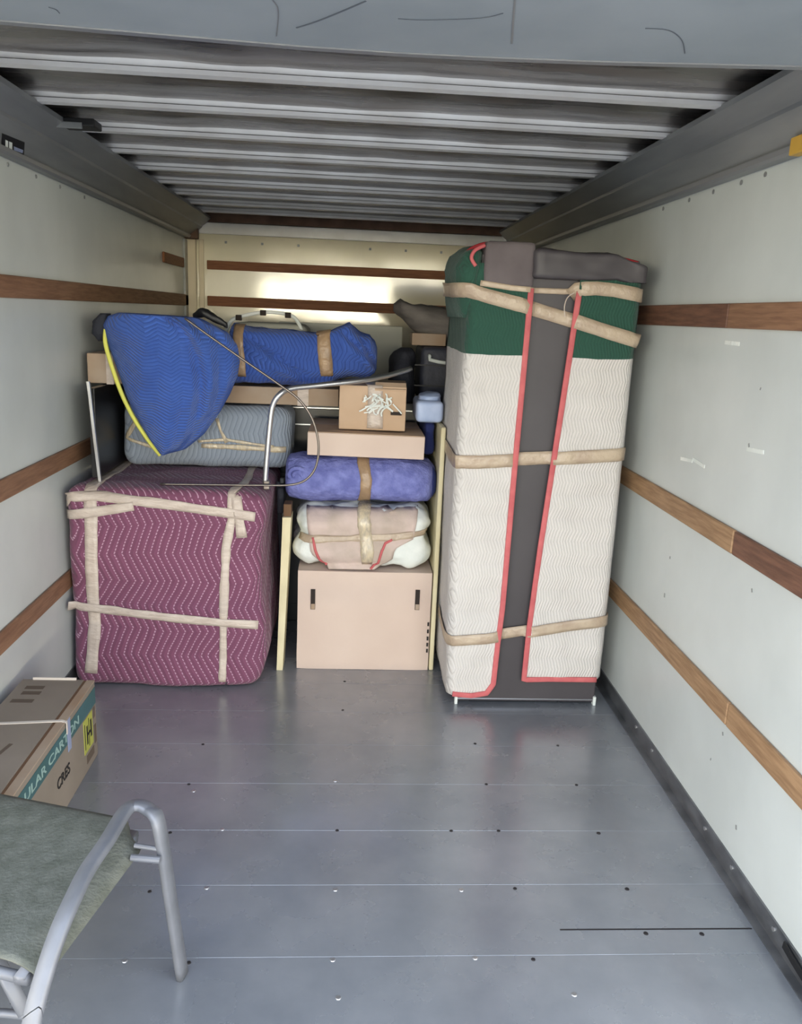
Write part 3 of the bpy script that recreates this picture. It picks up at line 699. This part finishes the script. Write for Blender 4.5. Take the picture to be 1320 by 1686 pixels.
t = empty('rolled_blanket', (.05, 3.75, .776), 'rolled periwinkle blanket bound with brown tape, on the white and pink taped bundle', 'blanket')
rg = []
for x, h, d in ((-.283, .075, .10), (-.27, .094, .125), (-.22, .104, .14), (-.1, .104, .15), (.05, .102, .15), (.2, .103, .15), (.30, .104, .145), (.355, .09, .125), (.382, .065, .09)):
    rg.append((x, 3.66, .878 - (.0 if x < .3 else .004), d, h))
rl = obj('roll', loft(rg, n=48, e=2.5, amp=.010, scale=9, seed=31, axis='x'), m_peri, t, smooth=True)
bv = bvh_of(rl)
def spiral(cx, cz, r0, turns, y):
    return [Vector((cx + (r0 - r0 * .75 * k / 40) * math.cos(turns * 2 * math.pi * k / 40), y - .012 * k / 40, cz + (r0 - r0 * .75 * k / 40) * math.sin(turns * 2 * math.pi * k / 40) * .8)) for k in range(41)]
obj('rolled_end', tube(spiral(-.232, .90, .042, 1.6, 3.535), .011), m_peri, t, smooth=True)
obj('rolled_end', loft([(3.50, 0, 0, .001, .001)] and [(.352, 3.62, .872, .05, .055), (.372, 3.61, .872, .06, .07), (.386, 3.61, .872, .045, .05)], n=24, amp=.004, axis='x'), m_navy, t, smooth=True, label='dark blue hollow end')
tape('tape', t, bv, [((.057, 3.66, .98), UP), ((.057, 3.55, .95), (0, -.7, 1)), (P(603, 790, Y=3.51), N), (P(601, 815, Y=3.51), N), (P(598, 838, Y=3.53), (0, -1, -.4))], .052, m_tape3, ragged=.15, wd=RX)

t = empty('flat_box', (.07, 3.8, .982), 'flat cardboard box with no markings on top of the periwinkle rolled blanket', 'cardboard box')
obj('carton', box(-.186, .320, 3.50, 4.0, .993, 1.092, bev=.003, ry=.012), m_card, t)
obj('flap', box(-.184, .320, 3.505, 3.75, 1.0905, 1.0945, bev=.001, ry=.012), m_card2, t)

t = empty('taped_box', (.1, 3.75, 1.093), 'smaller cardboard box with frayed white tape at the top of the middle stack', 'cardboard box')
cb = obj('carton', box(-.046, .246, 3.58, 3.95, 1.101, 1.294, bev=.004, rz=-.05), m_card2, t)
bv = bvh_of(cb)
tape('tape', t, bv, [((.083, 3.85, 1.295), UP), (P(618, 642, Y=3.57), (0, -1, 1)), (P(618, 665, Y=3.57), N), (P(617, 706, Y=3.57), N)], .068, m_tape, ragged=.1, wd=RX)
bm = bmesh.new(); random.seed(9)
for k in range(30):
    q = P(600 + 50 * random.random(), 648 + 32 * random.random(), Y=3.566)
    pts = [q]; dx = random.uniform(-.02, .02)
    for j in range(3): q = q + Vector((dx + random.uniform(-.008, .008), random.uniform(-.007, .003), -.009 + random.uniform(-.006, .008))); pts.append(q)
    tube(pts, .002, flat=(random.uniform(.002, .0045), .0008), up=Vector((0, 1, 0)), smooth_n=2, bm=bm)
obj('frayed_tape', bm, m_whitecloth, t)
q = P(652, 681, Y=3.57); obj('hand_hole', box(q.x - .024, q.x + .024, 3.566, 3.572, q.z - .007, q.z + .007, rz=-.05), m_slot, t)
obj('open_flap', box(.10, .235, 3.565, 3.62, 1.288, 1.296, rx=.5, rz=-.05), m_card2, t)

# slab, navy blanket, container to the right of the stack
t = obj('bed_slat_panel', box(.389, .410, 3.50, 4.05, 0, 1.135, bev=.006), m_cream, base=(.40, 3.8, 0)); t.name = 'cream_board'
tag(t, 'cream board on edge between the middle stack and the tall wrapped cabinet', 'board')
t = obj('folded_cloth', soft_box(.330, .380, 3.66, 4.0, .985, 1.133, r=.02, n=10, amp=.008, scale=12, seed=4), m_navy, base=(.355, 3.8, 1.0), smooth=True)
tag(t, 'navy cloth folded beside the flat cardboard box', 'cloth')
t = empty('plastic_tub', (.37, 3.72, 1.136), 'light blue plastic tub with a crumpled cover, wedged beside the tall wrapped cabinet', 'tub')
obj('tub', soft_box(.285, .408, 3.60, 3.86, 1.137, 1.235, r=.022, n=10, amp=.004), m_lightblue, t, smooth=True)
obj('cover', loft([(1.222, .348, 3.74, .05, .10), (1.25, .352, 3.74, .05, .10), (1.262, .365, 3.74, .03, .07)], n=24, amp=.014, scale=16, seed=6), m_lightblue, t, smooth=True)

# suitcase, bag, grey blanket on the chest
t = empty('suitcase', (.40, 4.2, 1.174), 'dark grey suitcase with a white handle, half hidden behind the tall wrapped cabinet', 'suitcase')
obj('shell', soft_box(.335, .62, 4.08, 4.50, 1.174, 1.452, r=.03, n=14, amp=.004), m_case, t, smooth=True)
q = P(707, 592, Y=4.05)
obj('handle', tube([q + Vector((0, .03, .018)), q + Vector((0, -.01, .015)), q, P(722, 596, Y=4.05), P(738, 598, Y=4.05), P(738, 598, Y=4.05) + Vector((.004, .03, .0))], .009), m_whitecloth, t, smooth=True)
for zz in (1.26, 1.36): obj('zip_line', box(.305, .615, 4.074, 4.082, zz, zz + .006), m_black, t)
t = obj('duffel_bag', loft([(1.178, .255, 4.18, .06, .12), (1.24, .25, 4.18, .064, .13), (1.36, .25, 4.18, .062, .12), (1.42, .26, 4.18, .05, .09), (1.44, .265, 4.18, .03, .04)], n=28, amp=.02, scale=9, seed=3), m_black, base=(.25, 4.18, 1.174), smooth=True)
t.data.materials.clear(); t.data.materials.append(m_nylon)
tag(t, 'black soft bag slumped beside the dark grey suitcase', 'bag')
t = empty('grey_blanket', (.42, 4.3, 1.455), 'crumpled grey blanket bundle on top of the dark grey suitcase', 'blanket')
rg = [(.20, 4.3, 1.635, .03, .02), (.235, 4.3, 1.635, .10, .048), (.30, 4.3, 1.60, .15, .065), (.38, 4.3, 1.565, .16, .09), (.50, 4.3, 1.55, .16, .09), (.62, 4.3, 1.55, .14, .085)]
obj('blanket', loft(rg, n=32, amp=.02, scale=7, seed=15, axis='x'), m_greycloth, t, smooth=True)
obj('cardboard_piece', box(.29, .46, 4.14, 4.30, 1.456, 1.515, bev=.004), m_card4, t, label='brown cardboard underneath')

# cream plank leaning beside the purple item
t = empty('plank', (-.28, 3.5, 0), 'narrow cream plank leaning upright in the gap beside the purple wrapped box', 'plank')
bm = bmesh.new()
A = [P(455, 1104, Z=0), P(465, 1104, Z=0)]; B = [P(465, 852, Y=3.50), P(479, 852, Y=3.50)]
lo = [Vector((A[0].x, 3.48, 0)), Vector((A[1].x, 3.48, 0)), Vector((A[1].x, 3.60, 0)), Vector((A[0].x, 3.60, 0))]
hi = [Vector((B[0].x, 3.50, B[0].z)), Vector((B[1].x, 3.50, B[1].z)), Vector((B[1].x, 3.62, B[1].z)), Vector((B[0].x, 3.62, B[0].z))]
a = [bm.verts.new(v) for v in lo]; b = [bm.verts.new(v) for v in hi]
bm.faces.new(a[::-1]); bm.faces.new(b)
for i in range(4): bm.faces.new((a[i], a[(i + 1) % 4], b[(i + 1) % 4], b[i]))
obj('board', bm, m_cream, t)
obj('end_block', box(B[0].x + .002, B[1].x - .001, 3.52, 3.60, B[0].z, B[0].z + .055, bev=.003), m_edge, t)

# ------------------------------------------------------------------ tall wrapped cabinet
t = empty('wrapped_cabinet', (.77, 3.45, 0), 'tall charcoal cabinet wrapped in white and green pads with red edging', 'wrapped furniture')
cabo = obj('cabinet', box(.472, 1.076, 3.175, 3.76, .012, 1.835, bev=.006), m_cab, t)
obj('base_trim', box(.476, 1.074, 3.172, 3.176, .022, .027), m_chrome, t)
for x in (.470, 1.068):
    f_ = obj('foot', box(x, x + .012, 3.165, 3.19, 0, .04, bev=.002), m_whitecloth, t, label='white corner cap')
FY = 3.158
def gapL(z):   # left red edge x along height
    pts = [(0, 812, 1120), (1, 826, 1000), (2, 846, 770), (3, 858, 640), (4, 873, 475)]
    q = [P(a, b, Y=FY) for _, a, b in pts]
    for a, b in zip(q, q[1:]):
        if z <= b.z: return a.x + (b.x - a.x) * (z - a.z) / (b.z - a.z)
    return q[-1].x
def gapR(z):
    pts = [(862, 1120), (870, 1030), (888, 900), (908, 770), (931, 620), (952, 480)]
    q = [P(a, b, Y=FY) for a, b in pts]
    for a, b in zip(q, q[1:]):
        if z <= b.z: return a.x + (b.x - a.x) * (z - a.z) / (b.z - a.z)
    return q[-1].x
def sleeve(side):
    """pad wrapped round one side of the cabinet: front strip then side face, from bottom z to top"""
    bm = bmesh.new(); g = []
    zlo = P(780, 1143, Y=FY).z if side < 0 else P(900, 1116, Y=FY).z
    zhi = 1.80 if side < 0 else 1.80
    nz_ = 70
    for j in range(nz_ + 1):
        z = zlo + (zhi - zlo) * j / nz_; row = []
        gx = gapL(z) if side < 0 else gapR(z)
        if side < 0: gx -= .06 * max(0, 1 - (z - zlo) / .05) ** 2
        bulge = .012 + .016 * math.sin(min(1, z / 1.8) * math.pi)
        ex = (.452 - bulge * 1.2) if side < 0 else 1.086
        ns = 22
        for i in range(ns + 1):
            u = i / ns; x = gx + (ex - side * -.0 - gx) * u
            rr = .03; d = abs(ex - x)
            y = FY - .004 - .006 * (1 + fbm((x, 0, z), 6, 9 + side)) + (.03 * (1 - d / rr) ** 2 if d < rr else 0)
            row.append(bm.verts.new((x, y, z)))
        for i in range(1, 16):
            u = i / 15; y = FY + .03 + (3.76 - FY - .03) * u
            row.append(bm.verts.new((ex + side * (-.0) + side * .004 * (1 + fbm((5, y, z), 6, 4)) * -1 * (-1 if side > 0 else 1) * 0 + side * .006 * fbm((5, y, z), 5, 4), y, z)))
        g.append(row)
    for j in range(nz_):
        for i in range(len(g[0]) - 1): bm.faces.new((g[j][i], g[j][i + 1], g[j + 1][i + 1], g[j + 1][i]))
    o = obj('moving_pad', bm, m_white, t, smooth=True)
    md = o.modifiers.new('t', 'SOLIDIFY'); md.thickness = .006; md.offset = 0
    return o, zlo
sl, zl = sleeve(-1); sr, zr = sleeve(1)
tcl = obj('top_cloth', loft([(1.60, .44, 3.42, .045, .25), (1.70, .43, 3.40, .055, .26), (1.78, .425, 3.38, .06, .25), (1.84, .44, 3.38, .055, .22), (1.865, .45, 3.38, .03, .16)], n=34, amp=.018, scale=8, seed=11), m_white, t, smooth=True)
bvc = bvh_of(cabo, sl, sr, tcl)
def edge_cord(px, m, r, name='red_binding'):
    pts = []
    for i in range(len(px) - 1):
        for k in range(8):
            f = k / 8; q = P(px[i][0] + (px[i + 1][0] - px[i][0]) * f, px[i][1] + (px[i + 1][1] - px[i][1]) * f, Y=FY)
            pts.append(Vector((q.x, FY - .014, q.z)))
    q = P(*px[-1], Y=FY); pts.append(Vector((q.x, FY - .014, q.z)))
    return obj(name, tube(pts, r, flat=(r, .004), up=Vector((0, 1, 0))), m, t, smooth=True)
edge_cord([(744, 1140), (775, 1143), (800, 1139), (811, 1124), (818, 1060), (826, 1000), (846, 770), (858, 640), (873, 475)], m_red, .011)
edge_cord([(980, 1117), (900, 1116), (861, 1117), (870, 1030), (888, 900), (908, 770), (931, 620), (952, 480)], m_red, .011)
# folded tops: grey felt flaps and wavy dark red edging
obj('top_flap', soft_box(.478, .665, 3.135, 3.30, 1.715, 1.880, r=.012, n=10, amp=.006, seed=2), m_cab2, t, smooth=True)
def tf(p): return p + Vector((0, 0, -.035 * max(0, (p.x - .98) / .1)))
obj('top_flap', soft_box(.655, 1.098, 3.122, 3.70, 1.752, 1.858, r=.02, n=18, amp=.014, scale=6, seed=5, fn=tf), m_cab, t, smooth=True)
obj('red_edging', tube([P(768, 440, Y=3.2), P(762, 425, Y=3.2), P(775, 410, Y=3.2), P(800, 401, Y=3.2), P(820, 405, Y=3.2), P(842, 418, Y=3.2), P(866, 421, Y=3.18)], .007, smooth_n=5), m_red2, t, smooth=True)
obj('red_edging', tube([P(886, 426, Y=3.18), P(930, 430, Y=3.18), P(960, 427, Y=3.18), P(985, 423, Y=3.18), P(1020, 425, Y=3.18), P(1050, 432, Y=3.18)], .005, smooth_n=5), m_red2, t, smooth=True)
obj('red_edging', tube([P(783, 438, Y=3.14), P(776, 425, Y=3.14), P(782, 412, Y=3.14), P(798, 404, Y=3.15)], .007, smooth_n=5), m_red, t, smooth=True)
Tp = lambda a, b: (P(a, b, Y=FY - .01), N)
def wtape(px, w_, m=m_tape2, lead=True, end=True, lift=.011, seed=0):
    path = []
    if lead:
        q = P(*px[0], Y=FY); path += [((.41, 3.5, q.z + .01), LX), ((.415, 3.24, q.z), LX), ((q.x, 3.17, q.z), (-1, -1, 0))]
    path += [Tp(*a) for a in px]
    if end:
        q = P(*px[-1], Y=FY); path += [((1.092, 3.2, q.z), (1, -.3, 0)), ((1.092, 3.5, q.z), RX)]
    return tape('tape', t, bvc, path, w_, m, ragged=.06, lift=lift, wd=None)
wtape([(772, 478), (800, 487), (860, 503), (940, 527), (1000, 547), (1050, 562)], .052)
wtape([(790, 466), (840, 474), (880, 478), (930, 480), (950, 479)], .020, lead=False, end=False, lift=.012)
wtape([(940, 487), (952, 476), (980, 475), (1010, 478), (1055, 487)], .050, lead=False, lift=.013)
wtape([(750, 760), (790, 760), (850, 757), (920, 754), (985, 750), (1023, 748)], .052)
wtape([(752, 1054), (800, 1050), (860, 1041), (920, 1032), (990, 1022)], .046)
obj('loose_tape', tube([P(930, 522, Y=3.13), P(929, 505, Y=3.125), P(934, 490, Y=3.13), P(945, 482, Y=3.135)], .002, smooth_n=4), m_tape, t)

# ------------------------------------------------------------------ near carton on the left
t = empty('carton', (-1.02, 2.35, 0), 'brown carton with a teal printed band and a yellow label, near the left wall', 'cardboard box')
XR = -.888; YB = 2.742; YF = 1.90; ZT = .288
obj('carton_body', box(-1.135, XR, YF, YB, 0, ZT, bev=.003), m_card3, t)
obj('flap', box(-1.135, -.925, YF, YB, ZT - .001, ZT + .004, bev=.001), m_card3, t)
obj('flap', box(-.915, XR + .001, YF, YB, ZT - .001, ZT + .003, bev=.001), m_card4, t)
obj('flap_gap', box(-.925, -.915, YF, YB, ZT - .001, ZT + .0006), m_edge, t)
obj('printed_band', box(XR, XR + .0012, YF, YB - .004, ZT - .082, ZT - .020), m_teal, t)
RZ90 = Matrix(((0, 0, 1), (1, 0, 0), (0, 1, 0)))    # text in the plane x = const, reading towards +Y, seen from +X
text_obj('MODULAR CARTON', .042, m_print, t, (XR + .0016, 1.93, ZT - .066), RZ90, sx=1.62)
text_obj('CRES', .052, m_ink, t, (XR + .0016, 2.335, .105), RZ90, sx=1.0)
for k, (ya, yb, za, zb, mm) in enumerate(((2.60, 2.695, .075, .20, m_lime),)):
    obj('yellow_label', box(XR, XR + .0014, ya, yb, za, zb), mm, t)
for ya, yb, za, zb in ((2.607, 2.613, .09, .185), (2.628, 2.64, .10, .17), (2.650, 2.655, .085, .19), (2.668, 2.682, .11, .175), (2.64, 2.67, .13, .14)):
    obj('printed_mark', box(XR + .001, XR + .002, ya, yb, za, zb), m_ink, t)
for ya, yb, za, zb in ((2.705, 2.725, .16, .20), (2.62, 2.70, .03, .06), (2.71, 2.73, .06, .13)):
    obj('printed_mark', box(XR, XR + .001, ya, yb, za, zb), m_ink2, t)
obj('pale_tape', box(XR + .0012, XR + .0028, 2.445, 2.475, ZT - .11, ZT), m_lilac, t)
obj('strap', tube([(-1.138, 2.41, ZT + .006), (XR - .01, 2.437, ZT + .006), (XR + .004, 2.44, ZT), (XR + .004, 2.44, ZT - .04)], .003, flat=(.007, .0015), up=UP), m_strap, t)
for px0, px1, py, h in ((42, 72, 1132, 5), (36, 66, 1141, 5), (18, 54, 1154, 5)):
    a = P(px0, py, Z=ZT + .004); b = P(px1, py + 1, Z=ZT + .004); obj('printed_mark', box(a.x, b.x, a.y - .012, a.y + .012, ZT + .004, ZT + .005), m_ink2, t)
a = P(2, 1236, Z=ZT + .004); obj('printed_mark', box(a.x, a.x + .012, a.y - .03, a.y + .04, ZT + .004, ZT + .005, rz=-.2), m_ink2, t)
a = P(45, 1110, Z=ZT); obj('torn_edge', box(-1.1, -.95, YB - .006, YB + .002, ZT, ZT + .012, bev=.002), m_strap, t)

# ------------------------------------------------------------------ patio seat in the foreground
t = empty('patio_seat', (-.70, 1.55, 0), 'low patio seat with olive sling fabric and metal frame, in the left foreground', 'seat')
ang = math.atan2(-.077, .355)   # turned a little
ux = Vector((.29, -.087, 0)).normalized(); uy = Vector((.077, .355, 0)).normalized()
def L(u, v, z): # u along the seat's width to the right, v into the truck; origin at the far right corner
    o_ = Vector((-.475, 1.735, 0)); return o_ + ux * u + uy * v + Vector((0, 0, z))
bm = bmesh.new(); g = []
nu, nv = 26, 26; Wd = .56; Dp = .47
for j in range(nv + 1):
    row = []
    for i in range(nu + 1):
        u = -Wd + (Wd + .03) * i / nu; v = .03 - Dp * j / nv
        # rounded far right corner, slight sag
        cu = max(0, (u + .05) / .08); cv = max(0, (v + .05) / .08)
        z = .405 - .02 * math.sin(math.pi * i / nu) * math.sin(math.pi * j / nv) + (-.018 * cv ** 2) + (-.03 * cu ** 2)
        if cu > 0 and cv > 0:
            k = min(1, cu * cv); v -= .05 * k; u -= .04 * k
        row.append(bm.verts.new(L(u, v, z)))
    g.append(row)
for j in range(nv):
    for i in range(nu): bm.faces.new((g[j][i], g[j][i + 1], g[j + 1][i + 1], g[j + 1][i]))
o = obj('sling', bm, m_sling, t, smooth=True); md = o.modifiers.new('t', 'SOLIDIFY'); md.thickness = .004; md.offset = 0
for u in (-.0 - .015, -Wd + .015):
    obj('side_rail', tube([L(u, .0, .375), L(u, -.2, .378), L(u, -Dp + .02, .375)], .01, flat=(.012, .010)), m_alu, t, smooth=True)
for v in (-.02, -Dp + .03): obj('cross_bar', tube([L(-Wd, v, .372), L(0, v, .372)], .011), m_alu, t, smooth=True)
foot = P(300, 1606, Z=.004)
def frame(off, name):
    d = ux * off
    top = [P(262, 1360, Z=.455), P(246, 1334, Z=.478), P(226, 1326, Z=.484), P(206, 1336, Z=.482), P(176, 1385, Z=.482), P(144, 1432, Z=.480), P(120, 1480, Z=.470), P(98, 1530, Z=.45), P(74, 1600, Z=.40), P(52, 1686, Z=.33), P(38, 1800, Z=.22), P(40, 1960, Z=.06), P(42, 2020, Z=.004)]
    pts = [foot, foot.lerp(top[0], .5), top[0]] + top[1:]
    return obj(name, tube([p + d for p in pts], .02, flat=(.0185, .009), up=ux, smooth_n=5), m_alu, t, smooth=True)
frame(0, 'leg_frame'); frame(-Wd - .04, 'leg_frame')
a = P(245, 1400, Y=1.66)
obj('bolt', tube([P(222, 1392, Z=.40), P(262, 1398, Z=.40)], .006), m_alu, t)
obj('bolt', tube([P(216, 1412, Z=.385), P(264, 1416, Z=.385)], .008), m_alu, t)
obj('stretcher', tube([P(-160, 1665, Z=.15), P(8, 1668, Z=.15), P(46, 1672, Z=.15)], .009), m_alu, t, smooth=True)
obj('brace', tube([P(-30, 1540, Z=.28), P(0, 1590, Z=.24), P(42, 1668, Z=.17)], .012, flat=(.014, .008)), m_alu, t, smooth=True)
